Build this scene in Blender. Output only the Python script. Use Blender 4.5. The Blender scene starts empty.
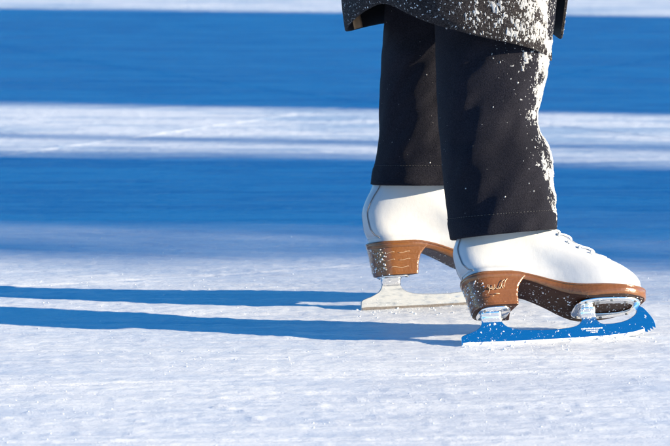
import bpy, bmesh, math, random
import numpy as np
from mathutils import Vector, Matrix
random.seed(7)
R = math.radians
C = bpy.context.scene.collection
SC = bpy.context.scene

# ------------------------------------------------------------------ camera
CAM_H, PITCH, FPX = 0.78, 7.8, 3150.0            # camera height, downward pitch, focal length in photo pixels (670 wide)
cam_d = bpy.data.cameras.new('camera'); cam = bpy.data.objects.new('camera', cam_d); C.objects.link(cam)
cam.location = (0, 0, CAM_H); cam.rotation_euler = (R(90 - PITCH), 0, 0)
cam_d.sensor_width = 36; cam_d.lens = FPX * 36 / 670
cam_d.clip_start = 0.05; cam_d.clip_end = 2000
cam_d.dof.use_dof = True; cam_d.dof.focus_distance = 4.55; cam_d.dof.aperture_fstop = 14
SC.camera = cam

# ------------------------------------------------------------------ sky + sun
ALPHA = 10.0; SUN_EL, SUN_AZ = 15.0, 90.0 + ALPHA                     # azimuth clockwise from +Y
w = bpy.data.worlds.new('World'); SC.world = w; w.use_nodes = True
nt = w.node_tree; nt.nodes.clear()
sky = nt.nodes.new('ShaderNodeTexSky'); sky.sky_type = 'NISHITA'; sky.sun_disc = False
sky.sun_elevation = R(SUN_EL); sky.sun_rotation = R(SUN_AZ)
sky.air_density = 1.0; sky.dust_density = 0.0; sky.ozone_density = 3.0; sky.altitude = 1500
hs = nt.nodes.new('ShaderNodeHueSaturation'); hs.inputs['Saturation'].default_value = 1.32
bg = nt.nodes.new('ShaderNodeBackground'); bg.inputs['Strength'].default_value = 0.10
wo = nt.nodes.new('ShaderNodeOutputWorld')
nt.links.new(sky.outputs[0], hs.inputs['Color']); nt.links.new(hs.outputs[0], bg.inputs[0]); nt.links.new(bg.outputs[0], wo.inputs[0])
sun_d = bpy.data.lights.new('sun', 'SUN'); sun_d.energy = 4.8; sun_d.angle = R(0.5); sun_d.color = (1.0, 0.85, 0.60)
sun = bpy.data.objects.new('sun', sun_d); C.objects.link(sun)
sdir = Vector((math.cos(R(SUN_EL)) * math.sin(R(SUN_AZ)), math.cos(R(SUN_EL)) * math.cos(R(SUN_AZ)), math.sin(R(SUN_EL))))
sun.rotation_euler = sdir.to_track_quat('Z', 'Y').to_euler(); sun.location = (10, -3, 8)
SC.render.engine = 'CYCLES'
SC.view_settings.view_transform = 'Standard'; SC.view_settings.look = 'None'
SC.view_settings.gamma = 1; SC.view_settings.exposure = 1.3
SC.render.resolution_x = 1024; SC.render.resolution_y = 682

# ------------------------------------------------------------------ helpers
cp, sp = math.cos(R(PITCH)), math.sin(R(PITCH))
def P(px, py, Y):
    """world point at ground distance Y seen where the photograph shows (px, py)"""
    a = (px - 335) / FPX; b = -(py - 223) / FPX
    d = Vector((a, cp + b * sp, -sp + b * cp))
    t = Y / d.y
    return Vector((d.x * t, Y, CAM_H + d.z * t))
def G(px, py):
    a = (px - 335) / FPX; b = -(py - 223) / FPX
    d = Vector((a, cp + b * sp, -sp + b * cp)); t = -CAM_H / d.z
    return Vector((d.x * t, d.y * t, 0))
def proj(v):
    dx, dy, dz = v[0], v[1], v[2] - CAM_H
    f = dy * cp - dz * sp; u = dy * sp + dz * cp
    return 335 + FPX * dx / f, 223 - FPX * u / f

def interp(tab, x):
    return float(np.interp(x, [t[0] for t in tab], [t[1] for t in tab]))
class Smooth:
    """monotone-ish smooth table"""
    def __init__(s, tab):
        s.x = np.array([t[0] for t in tab], float); s.y = np.array([t[1] for t in tab], float)
        d = np.diff(s.y) / np.diff(s.x); m = np.zeros(len(s.x)); m[0], m[-1] = d[0], d[-1]
        for i in range(1, len(d)):
            m[i] = 0 if d[i-1] * d[i] <= 0 else 2 * d[i-1] * d[i] / (d[i-1] + d[i])
        s.m = m
    def __call__(s, x):
        x = min(max(x, s.x[0]), s.x[-1]); i = min(int(np.searchsorted(s.x, x, 'right')) - 1, len(s.x) - 2)
        h = s.x[i+1] - s.x[i]; t = (x - s.x[i]) / h
        return float((2*t**3-3*t**2+1)*s.y[i] + (t**3-2*t*t+t)*h*s.m[i] + (-2*t**3+3*t*t)*s.y[i+1] + (t**3-t*t)*h*s.m[i+1])
def sstep(a, b, x):
    t = min(max((x - a) / (b - a), 0), 1); return t * t * (3 - 2 * t)

def vnoise(x, y, seed=0):
    """numpy value noise, 0..1"""
    xi = np.floor(x).astype(np.int64); yi = np.floor(y).astype(np.int64)
    fx = x - xi; fy = y - yi; fx = fx*fx*(3-2*fx); fy = fy*fy*(3-2*fy)
    def h(a, b):
        n = (a * 374761393 + b * 668265263 + seed * 974634777) & 0xffffffff
        n = ((n ^ (n >> 13)) * 1274126177) & 0xffffffff
        return ((n ^ (n >> 16)) & 0xffffff) / float(0xffffff)
    return (h(xi, yi)*(1-fx) + h(xi+1, yi)*fx)*(1-fy) + (h(xi, yi+1)*(1-fx) + h(xi+1, yi+1)*fx)*fy
def vn(x, y, seed=0):
    return float(vnoise(np.array([x], float), np.array([y], float), seed)[0])

def tag(o, label=None, cat=None, group=None, kind=None):
    if label: o['label'] = label
    if cat: o['category'] = cat
    if group: o['group'] = group
    if kind: o['kind'] = kind
    return o
def empty(name, loc, rot=(0, 0, 0)):
    o = bpy.data.objects.new(name, None); C.objects.link(o); o.location = loc; o.rotation_euler = rot
    o.empty_display_size = 0.1
    return o
def mesh_obj(name, verts, faces, mats, parent=None, smooth=True, fm=None):
    me = bpy.data.meshes.new(name); me.from_pydata([tuple(v) for v in verts], [], faces)
    for m in (mats if isinstance(mats, (list, tuple)) else [mats]): me.materials.append(m)
    if fm: me.polygons.foreach_set('material_index', fm)
    bm = bmesh.new(); bm.from_mesh(me); bmesh.ops.recalc_face_normals(bm, faces=bm.faces); bm.to_mesh(me); bm.free()
    me.polygons.foreach_set('use_smooth', [smooth] * len(me.polygons))
    o = bpy.data.objects.new(name, me); C.objects.link(o)
    if parent: o.parent = parent
    return o
class MB:
    def __init__(s): s.v = []; s.f = []; s.m = []
    def add(s, vs, fs, m=0):
        n = len(s.v); s.v += [tuple(v) for v in vs]; s.f += [tuple(i + n for i in f) for f in fs]; s.m += [m] * len(fs)
    def box(s, a, b, m=0):
        x0, y0, z0 = a; x1, y1, z1 = b
        s.add([(x0,y0,z0),(x1,y0,z0),(x1,y1,z0),(x0,y1,z0),(x0,y0,z1),(x1,y0,z1),(x1,y1,z1),(x0,y1,z1)],
              [(0,3,2,1),(4,5,6,7),(0,1,5,4),(1,2,6,5),(2,3,7,6),(3,0,4,7)], m)
    def tube(s, pts, r, n=8, m=0, cap=True):
        pts = [Vector(p) for p in pts]; rings = []
        rs = r if isinstance(r, (list, tuple)) else [r] * len(pts)
        prev = None
        for i, p in enumerate(pts):
            t = (pts[min(i+1, len(pts)-1)] - pts[max(i-1, 0)])
            if t.length < 1e-9: t = Vector((0, 0, 1))
            t.normalize()
            if prev is None:
                up = Vector((0, 0, 1)) if abs(t.z) < .9 else Vector((1, 0, 0)); a = t.cross(up).normalized()
            else:
                a = (prev - t * prev.dot(t)).normalized()
            prev = a; b = t.cross(a)
            rings.append([p + (a * math.cos(2*math.pi*k/n) + b * math.sin(2*math.pi*k/n)) * rs[i] for k in range(n)])
        s.loft(rings, True, cap, cap, m)
    def loft(s, rings, closed=True, cap0=False, cap1=False, m=0):
        n = len(rings[0]); vs = [v for r in rings for v in r]; fs = []
        for i in range(len(rings) - 1):
            for k in range(n if closed else n - 1):
                fs.append((i*n+k, i*n+(k+1) % n, (i+1)*n+(k+1) % n, (i+1)*n+k))
        if cap0: fs.append(tuple(range(n-1, -1, -1)))
        if cap1: fs.append(tuple((len(rings)-1)*n + k for k in range(n)))
        s.add(vs, fs, m)
    def build(s, name, mats, parent=None, smooth=True): return mesh_obj(name, s.v, s.f, mats, parent, smooth, s.m)

# low-poly irregular lump used for snow crumbs
def lump_template():
    bm = bmesh.new(); bmesh.ops.create_icosphere(bm, subdivisions=1, radius=1)
    v = np.array([tuple(x.co) for x in bm.verts]); f = np.array([[x.index for x in fa.verts] for fa in bm.faces]); bm.free()
    return v, f
LV, LF = lump_template()
def lumps(name, pts, sizes, mat, parent=None, normals=None, flat=0.6, rng=None):
    """many irregular crumbs, one mesh"""
    rng = rng or np.random.default_rng(3); n = len(pts); pts = np.array(pts, float); sizes = np.array(sizes, float)
    base = LV[None] * (1 + rng.uniform(-.35, .35, (n, len(LV), 1)))
    sc = rng.uniform(.6, 1.3, (n, 1, 3)); base = base * sc
    if normals is None:
        base[:, :, 2] *= flat; V = base * sizes[:, None, None] + pts[:, None]
    else:
        N = np.array(normals, float); N /= np.linalg.norm(N, axis=1)[:, None]
        T = np.cross(N, [0.1, 0.2, 1.0]); T /= np.linalg.norm(T, axis=1)[:, None]; B = np.cross(N, T)
        base[:, :, 2] *= flat
        V = (base[:, :, 0:1]*T[:, None] + base[:, :, 1:2]*B[:, None] + base[:, :, 2:3]*N[:, None]) * sizes[:, None, None] + pts[:, None]
    F = (LF[None] + (np.arange(n) * len(LV))[:, None, None]).reshape(-1, 3)
    me = bpy.data.meshes.new(name); me.from_pydata(V.reshape(-1, 3).tolist(), [], F.tolist()); me.materials.append(mat)
    me.polygons.foreach_set('use_smooth', [True] * len(me.polygons))
    o = bpy.data.objects.new(name, me); C.objects.link(o)
    if parent: o.parent = parent
    return o

# ------------------------------------------------------------------ materials
def new_mat(name):
    m = bpy.data.materials.new(name); m.use_nodes = True; t = m.node_tree
    return m, t, t.nodes['Principled BSDF']
def N(t, kind, **kw):
    n = t.nodes.new(kind)
    for k, v in kw.items():
        if k in n.inputs: n.inputs[k].default_value = v
        else: setattr(n, k, v)
    return n
def coords(t, scale=(1, 1, 1), rot=(0, 0, 0)):
    c = t.nodes.new('ShaderNodeTexCoord'); m = t.nodes.new('ShaderNodeMapping')
    m.inputs['Scale'].default_value = scale; m.inputs['Rotation'].default_value = rot
    t.links.new(c.outputs['Object'], m.inputs[0]); return m.outputs[0]
def noise(t, vec, scale, detail=4, rough=.5):
    n = N(t, 'ShaderNodeTexNoise', Scale=scale, Detail=detail, Roughness=rough); t.links.new(vec, n.inputs['Vector']); return n.outputs['Fac']
def ramp(t, fac, stops):
    r = t.nodes.new('ShaderNodeValToRGB'); e = r.color_ramp.elements
    while len(e) < len(stops): e.new(.5)
    for i, (p, c) in enumerate(stops):
        e[i].position = p; e[i].color = (c, c, c, 1) if not isinstance(c, tuple) else (*c, 1)
    t.links.new(fac, r.inputs[0]); return r.outputs[0]
def math_n(t, op, a, b=None):
    n = t.nodes.new('ShaderNodeMath'); n.operation = op
    for i, x in enumerate((a, b)):
        if x is None: continue
        if isinstance(x, (int, float)): n.inputs[i].default_value = x
        else: t.links.new(x, n.inputs[i])
    return n.outputs[0]
def mixc(t, f, a, b):
    n = t.nodes.new('ShaderNodeMix'); n.data_type = 'RGBA'
    if isinstance(f, (int, float)): n.inputs[0].default_value = f
    else: t.links.new(f, n.inputs[0])
    for i, x in ((6, a), (7, b)):
        if isinstance(x, tuple): n.inputs[i].default_value = (*x, 1)
        else: t.links.new(x, n.inputs[i])
    return n.outputs[2]
def bump(t, b, h, strength, dist, prev=None):
    n = N(t, 'ShaderNodeBump', Strength=strength, Distance=dist); t.links.new(h, n.inputs['Height'])
    if prev is not None: t.links.new(prev, n.inputs['Normal'])
    if b is not None: t.links.new(n.outputs[0], b.inputs['Normal'])
    return n.outputs[0]

def ice_mat():
    m, t, b = new_mat('scraped_ice')
    rz = R(-1.5)
    vw = coords(t, (1.1, 6, 1), (0, 0, rz)); v1 = coords(t, (3.6, 17, 1), (0, 0, R(2))); v2 = coords(t, (7, 70, 1), (0, 0, rz)); v3 = coords(t, (1, 1, 1))
    v4 = coords(t, (30, 420, 1), (0, 0, R(-2))); v5 = coords(t, (170, 330, 1))
    wide = noise(t, vw, 1.0, 4, .55); big = noise(t, v1, 1.0, 5, .6); mid = noise(t, v2, 1.0, 5, .65)
    fine = noise(t, v3, 620, 3, .7); str_ = noise(t, v4, 1.0, 3, .6); gr = noise(t, v5, 1.0, 4, .7)
    frost = ramp(t, wide, [(.34, 0.0), (.62, 1.0)])
    bigr = ramp(t, big, [(.36, 0.0), (.62, 1.0)])
    midr = ramp(t, mid, [(.34, 0.0), (.66, 1.0)])
    f2 = math_n(t, 'ADD', math_n(t, 'ADD', math_n(t, 'MULTIPLY', frost, .4), math_n(t, 'MULTIPLY', bigr, .35)), math_n(t, 'MULTIPLY', midr, .18))
    f3 = ramp(t, f2, [(.22, 0.0), (.72, 1.0)])
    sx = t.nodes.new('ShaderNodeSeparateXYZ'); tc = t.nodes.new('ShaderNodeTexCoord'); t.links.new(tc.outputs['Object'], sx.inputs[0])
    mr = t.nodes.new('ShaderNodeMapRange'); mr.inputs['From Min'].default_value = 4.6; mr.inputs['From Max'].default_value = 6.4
    t.links.new(math_n(t, 'ADD', sx.outputs['Y'], math_n(t, 'MULTIPLY', math_n(t, 'SUBTRACT', big, .5), 2.2)), mr.inputs['Value'])   # ice colour turns darker and bluer farther from the camera
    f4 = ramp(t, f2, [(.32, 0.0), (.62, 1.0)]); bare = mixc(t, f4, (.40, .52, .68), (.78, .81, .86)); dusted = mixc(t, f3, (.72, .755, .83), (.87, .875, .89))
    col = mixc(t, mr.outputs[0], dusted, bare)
    col = mixc(t, ramp(t, str_, [(.30, .45), (.47, 0.0)]), col, (.50, .58, .70))
    col = mixc(t, ramp(t, gr, [(.34, .35), (.5, 0.0)]), col, (.55, .60, .68))
    col = mixc(t, ramp(t, gr, [(.55, 0.0), (.72, .6)]), col, (.97, .97, .97))
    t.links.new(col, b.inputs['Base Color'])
    t.links.new(math_n(t, 'ADD', math_n(t, 'MULTIPLY', f2, .35), .35), b.inputs['Roughness'])
    b.inputs['IOR'].default_value = 1.31; b.inputs['Specular IOR Level'].default_value = .5
    n0 = bump(t, None, big, .45, .014)
    n1 = bump(t, None, mid, .26, .005, n0)
    n2 = bump(t, None, str_, .38, .0012, n1)
    n3 = bump(t, None, gr, .52, .0018, n2)
    bump(t, b, fine, .55, .0008, n3)
    return m
def snow_mat():
    m, t, b = new_mat('snow')
    v = coords(t); n = noise(t, v, 500, 3)
    t.links.new(mixc(t, n, (.80, .84, .88), (.93, .94, .95)), b.inputs['Base Color'])
    b.inputs['Roughness'].default_value = .7; bump(t, b, n, .5, .0006)
    return m
def powder_mat():
    m, t, b = new_mat('clinging_powder'); v = coords(t); n = noise(t, v, 380, 5, .75); n2 = noise(t, v, 90, 3)
    c = mixc(t, ramp(t, n, [(.38, 0.0), (.56, 1.0)]), (.20, .20, .22), (.52, .54, .57))
    t.links.new(mixc(t, ramp(t, n2, [(.35, .45), (.6, 0.0)]), c, (.36, .36, .38)), b.inputs['Base Color'])
    b.inputs['Roughness'].default_value = .85; bump(t, b, n, .9, .0018)
    return m
def cloth_mat(name, c1, c2, grain, snowy=0.0, weave=900):
    m, t, b = new_mat(name); v = coords(t)
    g = noise(t, v, grain, 4, .7); big = noise(t, v, 14, 3)
    col = mixc(t, ramp(t, g, [(.35, 0.0), (.65, 1.0)]), c1, c2)
    col = mixc(t, ramp(t, big, [(.3, .35), (.7, 0.0)]), col, tuple(x * .6 for x in c1))
    if snowy:
        sp_ = noise(t, v, 330, 2, .6)
        col = mixc(t, ramp(t, sp_, [(.70 - snowy * .1, 0.0), (.74 - snowy * .1, .8)]), col, (.75, .8, .85))
    t.links.new(col, b.inputs['Base Color']); b.inputs['Roughness'].default_value = .85
    b.inputs['Specular IOR Level'].default_value = .10
    b.inputs['Sheen Weight'].default_value = .02; b.inputs['Sheen Roughness'].default_value = .4
    n1 = bump(t, None, big, .4, .01)
    bump(t, b, g, .9, .0016, n1)
    return m
def leather_white():
    m, t, b = new_mat('white_leather'); v = coords(t)
    g = noise(t, v, 700, 3); s_ = noise(t, v, 22, 5, .6)
    t.links.new(mixc(t, ramp(t, s_, [(.4, 0.0), (.75, .5)]), (.57, .58, .61), (.50, .50, .52)), b.inputs['Base Color'])
    b.inputs['Roughness'].default_value = .36
    cr = noise(t, coords(t, (38, 14, 12), (0, R(28), 0)), 1.0, 2, .4)
    n1 = bump(t, None, s_, .20, .005); n2 = bump(t, None, ramp(t, cr, [(.30, 0.0), (.42, 1.0)]), .09, .003, n1); bump(t, b, g, .15, .0005, n2)
    return m
def varnish(name, a, c, speck=.3):
    m, t, b = new_mat(name); v = coords(t)
    g = noise(t, v, 60, 5, .6); s_ = noise(t, v, 240, 3, .55)
    col = mixc(t, g, a, c)
    if speck: col = mixc(t, ramp(t, s_, [(.66, 0.0), (.70, .85)]), col, (.8, .83, .86))
    t.links.new(col, b.inputs['Base Color']); b.inputs['Roughness'].default_value = .24
    b.inputs['Coat Weight'].default_value = .6; b.inputs['Coat Roughness'].default_value = .12
    l = noise(t, coords(t, (1, 1, 9)), 25, 3)
    n1 = bump(t, None, l, .30, .005); bump(t, b, s_, .35, .0012, n1)
    return m
def metal(name, c, rough, frost=0.0):
    m, t, b = new_mat(name); v = coords(t)
    g = noise(t, v, 180, 4, .65)
    f = ramp(t, g, [(.66 - frost * .35, 0.0), (.72 - frost * .3, 1.0)])
    if name == 'frosted_steel': g = noise(t, coords(t, (50, 50, 160)), 1.0, 6, .7); f = ramp(t, g, [(.30, .0), (.75, .8)])
    if name == 'mirror_chrome': g = noise(t, coords(t, (12, 12, 220)), 1.0, 5, .7)
    fr = .85 - .42 * (name == 'frosted_steel')
    t.links.new(mixc(t, f, c, (fr, fr * 1.02, fr * 1.07)), b.inputs['Base Color'])
    t.links.new(math_n(t, 'SUBTRACT', 1.0, f), b.inputs['Metallic'])
    t.links.new(math_n(t, 'ADD', math_n(t, 'MULTIPLY', f, .5), rough), b.inputs['Roughness'])
    bump(t, b, g, .15 + frost * .3, .0006 if name != 'mirror_chrome' else .0012)
    return m
def plain(name, c, rough=.6, gs=60, var=.25, metallic=0):
    m, t, b = new_mat(name); v = coords(t); g = noise(t, v, gs, 4)
    t.links.new(mixc(t, g, tuple(x * (1 - var) for x in c), tuple(min(1, x * (1 + var)) for x in c)), b.inputs['Base Color'])
    b.inputs['Roughness'].default_value = rough; b.inputs['Metallic'].default_value = metallic
    bump(t, b, g, .2, .002); return m

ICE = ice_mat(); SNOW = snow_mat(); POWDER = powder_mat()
DENIM = cloth_mat('black_trouser_cloth', (.0065, .0070, .0125), (.022, .0218, .033), 560)
COAT = cloth_mat('charcoal_coat_wool', (.007, .0065, .0085), (.050, .044, .047), 420, .55)
LINING = plain('coat_lining', (.006, .006, .009), .7)
STITCH = plain('grey_thread', (.07, .07, .075), .8, 300)
LEATHER = leather_white(); BACKSTAY = plain('pale_grey_leather', (.47, .47, .50), .4, 40, .06)
SEAM = plain('dark_seam', (.20, .20, .22), .6)
TAN = varnish('varnished_tan_heel', (.145, .050, .013), (.245, .095, .026), .0)
UNDER = varnish('dark_brown_underside', (.030, .010, .005), (.055, .020, .010), 1)
UB = UNDER.node_tree.nodes['Principled BSDF']; UB.inputs['Coat Weight'].default_value = .05; UB.inputs['Specular IOR Level'].default_value = .2; UB.inputs['Roughness'].default_value = .5
CHROME = metal('mirror_chrome', (.93, .95, .97), .13, 0.05); FROSTED = metal('frosted_steel', (.34, .37, .42), .34, .45)
DULL = plain('wet_dull_edge', (.16, .14, .13), .4, 260, .5)
EDGE = metal('ground_steel_edge', (.9, .9, .9), .35, .75); PLATE = metal('bright_nickel_plate', (.85, .86, .88), .12, .12)
SKIN = plain('skin', (.5, .32, .25), .5, 20, .08)
RIDGE = plain('heel_highlight_script', (.50, .36, .24), .3)  # far heel's glossy highlights painted as pale lines; also colours the script mark
LACE = plain('white_lace', (.82, .82, .80), .8, 500, .08); TAB = plain('tan_tape', (.50, .33, .20), .7)
WOOD = plain('brown_boards', (.18, .10, .05), .7, 12); ROOFM = plain('dark_shingles', (.06, .06, .065), .8, 20)
BARK = plain('bark', (.09, .065, .045), .9, 18); NEEDLE = plain('spruce_needles', (.03, .06, .025), .8, 30)
STEEL = plain('grey_painted_steel', (.2, .21, .22), .45, 30, .1); GLASS = plain('dark_window', (.03, .04, .05), .1, 5)

# ------------------------------------------------------------------ ice sheet
def graded(lo, hi, step, far, growth=1.12):
    c = list(np.arange(lo, hi + step / 2, step)); s = step; a = hi
    while a < far: s *= growth; a += s; c.append(a)
    s = step; a = lo; low = []
    while a > -far: s *= growth; a -= s; low.append(a)
    return np.array(low[::-1] + c)
def ice_height(X, Y):
    x = X + .03 * Y
    h = .0008 * (vnoise(x * 3, Y * 22, 1) - .5) + .0007 * (vnoise(x * 14, Y * 75, 2) - .5)
    h += .0010 * (vnoise(x * 45, Y * 130, 3) - .5)
    cr = vnoise(x * 60, Y * 90, 5); cr2 = vnoise(x * 110, Y * 170, 6)
    h += .0020 * np.clip(cr - .70, 0, 1) * 3 * vnoise(x * 4, Y * 9, 7) + .0022 * np.clip(cr2 - .6, 0, 1)
    h -= .0016 * np.clip(.28 - vnoise(x * 1.6 + Y * .4, Y * 60, 8), 0, 1) * 4
    for (gx0, gy0, sl, cu, wd, dp) in ((0, 3.75, .05, .02, .007, .0014), (.2, 3.98, -.10, .05, .006, .0012), (-.3, 4.12, .16, -.04, .006, .0012), (-.1, 4.30, .02, .03, .007, .0010), (.3, 3.62, .22, .06, .006, .0013),
                                       (-.5, 4.95, .35, .1, .008, .0012), (.4, 5.1, -.2, .08, .008, .0012), (-.4, 7.2, 1.4, .1, .014, .002), (.5, 7.4, -1.2, .2, .014, .002)):
        dd = np.abs(Y - (gy0 + sl * (X - gx0) + cu * (X - gx0) ** 2)); h -= dp * np.exp(-(dd / wd) ** 2); h += dp * .5 * np.exp(-((dd - 1.8 * wd) / wd) ** 2)
    fade = np.clip((1.9 - np.abs(X)) / .3, 0, 1) * np.clip((14 - Y) / 2, 0, 1) * np.clip((Y - 2.6) / .3, 0, 1)
    return h * fade
def make_ice():
    gx = graded(-1.0, 1.0, .0058, 900); ya = list(np.arange(3.3, 6.4, .0052))
    s = .0052; a = ya[-1]
    while a < 900: s *= 1.006 if a < 13 else 1.15; a += s; ya.append(a)
    s = .0052; a = 3.3; low = []
    while a > -60: s *= 1.15; a -= s; low.append(a)
    gy = np.array(low[::-1] + ya)
    X, Y = np.meshgrid(gx, gy); Z = ice_height(X, Y); nx, ny = len(gx), len(gy)
    V = np.stack([X, Y, Z], -1).reshape(-1, 3)
    i = np.arange(nx * ny).reshape(ny, nx)
    F = np.stack([i[:-1, :-1], i[:-1, 1:], i[1:, 1:], i[1:, :-1]], -1).reshape(-1, 4)
    me = bpy.data.meshes.new('ice'); me.vertices.add(len(V)); me.vertices.foreach_set('co', V.ravel())
    me.loops.add(F.size); me.loops.foreach_set('vertex_index', F.ravel().astype(np.int32))
    me.polygons.add(len(F)); me.polygons.foreach_set('loop_start', np.arange(0, F.size, 4, dtype=np.int32))
    me.polygons.foreach_set('use_smooth', np.ones(len(F), bool))
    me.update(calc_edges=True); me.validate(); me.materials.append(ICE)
    o = bpy.data.objects.new('ice', me); C.objects.link(o)
    tag(o, 'scraped blue white ice of the rink dusted with snow', 'ice', kind='structure')
    print('ice verts', len(V))
make_ice()

def scatter_shavings():
    rng = np.random.default_rng(11); pts = []; sz = []
    for _ in range(30000):
        y = 3.4 + rng.random() ** 1.2 * 5.2; x = rng.uniform(-1, 1) * (y * .115)
        dens = vn(x * 5 + .2 * y, y * 14, 21)
        near = 0
        if rng.random() > (dens - .35) * 1.3: continue
        s = .0003 + rng.random() ** 8 * .0009
        z = float(ice_height(np.array([x]), np.array([y]))[0])
        pts.append((x, y, z + s * .25)); sz.append(s)
    # ploughed crumbs by the blades
    for (a, b, n) in ((G(461, 348), G(655, 336), 150), (G(357, 313), G(475, 304), 170)):
        for _ in range(n):
            t = rng.random(); q = a.lerp(b, t); x = q.x + rng.normal() * .012; y = q.y + rng.normal() * .03
            s = .0005 + rng.random() ** 4 * .0018; z = float(ice_height(np.array([x]), np.array([y]))[0])
            pts.append((x, y, z + s * .3)); sz.append(s)
    o = lumps('snow_shavings', pts, sz, SNOW, rng=rng, flat=.7)
    tag(o, 'loose crumbs of snow shaved off the ice by blades', 'snow', kind='stuff')
scatter_shavings()

# ------------------------------------------------------------------ ice skate
# local axes: X towards the toe, -Y the side turned to the camera, Z up from the blade's edge
ZTOP = Smooth([(.0, .101), (.085, .101), (.116, .0955), (.15, .083), (.184, .0715), (.22, .067), (.255, .0655), (.29, .068)])
ZBOT = Smooth([(.0, .091), (.085, .091), (.11, .0865), (.14, .0735), (.17, .0590), (.20, .0515), (.26, .0515), (.29, .0555)])
WF = Smooth([(0, 0), (.015, .014), (.05, .024), (.11, .0305), (.22, .0315), (.38, .0285), (.5, .0315), (.62, .041), (.73, .0455), (.82, .0435),
             (.9, .035), (.955, .0235), (.985, .013), (1, 0)])
def cl(x): return .006 * math.sin((x - .02) / .27 * math.pi) - .002
NR = 72
def outline(xb, xf, grow=0.0, g=1.0, beta=0.0, hwe=.036):
    """closed plan outline, list of (x, y); beta blends the foot outline into an oval shaft"""
    out = []
    for k in range(NR):
        ph = 2 * math.pi * k / NR; c = math.cos(ph); s = math.sin(ph)
        f = (1 - c) / 2
        x = xb - grow + (xf - xb + 2 * grow) * f
        wf = WF(f) * g; we = hwe * abs(s) ** .85
        hw = wf * (1 - beta) + we * beta
        if grow: hw = hw + grow * min(1, abs(s) * 3)
        out.append((x, (hw if s >= 0 else -hw) + cl(x) * (1 - beta)))
    return out
def make_sole_mesh():
    mb = MB(); rings = []
    for gr, kind in ((-.004, 'b0'), (.0, 'b1'), (.0022, 'm1'), (.0030, 'm2'), (.0030, 'm3'), (.0018, 't')):
        r = []
        for x, y in outline(.019, .288, gr):
            zt, zb = ZTOP(x) + .0006, ZBOT(x); H = zt - zb
            z = {'b0': zb, 'b1': zb + .0003, 'm1': zb + H * .12, 'm2': zb + H * .5, 'm3': zt - .0032, 't': zt}[kind]
            r.append((x, y, z))
        rings.append(r)
    mb.loft(rings[1:], True, False, False, 0)
    # undersides and top: strips across the width
    n = NR // 2
    for ring, m in ((rings[0], 1), (rings[-1], 0)):
        vs = ring; fs = []
        for k in range(1, n): fs.append((k, k - 1 if k > 1 else 0, (NR - k + 1) % NR, NR - k))
        fs.append((n, n - 1, n + 1))
        mb.add(vs, [tuple(dict.fromkeys(f)) for f in fs], m)
    mb.loft([rings[0], rings[1]], True, False, False, 1)
    return mb
def make_heel_mesh():
    mb = MB(); rings = []
    L = 9
    for i in range(L + 1):
        t = i / L                               # 0 bottom .. 1 top
        flare = .015 * t ** 4
        xb = .026 - .007 * t ** .8; xf = .088 + .004 * t + flare
        hw = .0275 + .0035 * t; r = []
        for k in range(NR):
            ph = 2 * math.pi * k / NR; c, s = math.cos(ph), math.sin(ph)
            if c < 0: xx = xf - .012 * (1 - abs(c) ** .25) * (1 - .3 * t) - .006 * (1 - s * s); f = .5
            xm = xb + (xf - xb) * .45
            if c >= 0:  # rounded back
                x = xm - (xm - xb) * abs(c) ** .9; y = hw * (1 if s >= 0 else -1) * abs(s) ** .8
            else:       # squared breast, slightly hollow
                x = xm + (xf - xm) * min(1, (abs(c) * 1.35) ** .85) ; y = hw * (1 if s >= 0 else -1) * min(1, abs(s) * 1.42) ** .7
                x -= .006 * (1 - min(1, abs(y) / hw)) ** 1.0 * abs(c)
            groove = .0005 if i in (3, 6) else 0
            r.append((x + (groove if c > 0 else -groove), (y * (1 - groove * 20)) + cl(x) * .5, .0505 + (.0893 - .0505 + .004) * t))
        rings.append(r)
    mb.loft(rings, True, False, False, 0)
    b = [(v[0] + (.05 - v[0]) * .06, v[1] * .94, v[2] - .0006) for v in rings[0]]
    mb.loft([b, rings[0]], True, True, False, 1)
    return mb, hwfun
def hwfun(x): return .031
BX = Smooth([(.067, .0205), (.104, .0200), (.124, .0150), (.145, .0145), (.165, .0215), (.185, .034), (.215, .048)])
FX = Smooth([(.067, .2865), (.080, .2868), (.090, .2835), (.104, .272), (.1225, .245), (.1415, .2135), (.1615, .1885), (.175, .172), (.195, .150), (.215, .135)])
GW = Smooth([(.067, 1), (.086, 1.02), (.104, .95), (.1225, .86), (.1415, .80), (.16, .8), (.26, .85)])
def boot_ring(Zk, grow=0.0):
    beta = sstep(.105, .17, Zk); hwe = .033 + .003 * sstep(.15, .2, Zk)
    pts = []
    for x, y in outline(BX(Zk), FX(Zk), grow, GW(Zk), beta, hwe):
        a = max(0, 1 - (Zk - .067) / .045)
        z = Zk + (ZTOP(x) - .067) * a
        # gentle creases above the toes and at the ankle
        pts.append((x, y, z))
    return pts
BZ = [.0672, .071, .076, .082, .088, .093, .098, .102, .106, .111, .116, .1225, .129, .1355, .142, .149, .156, .1635, .172, .182, .193, .204, .215]
SKATES = {}
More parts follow.
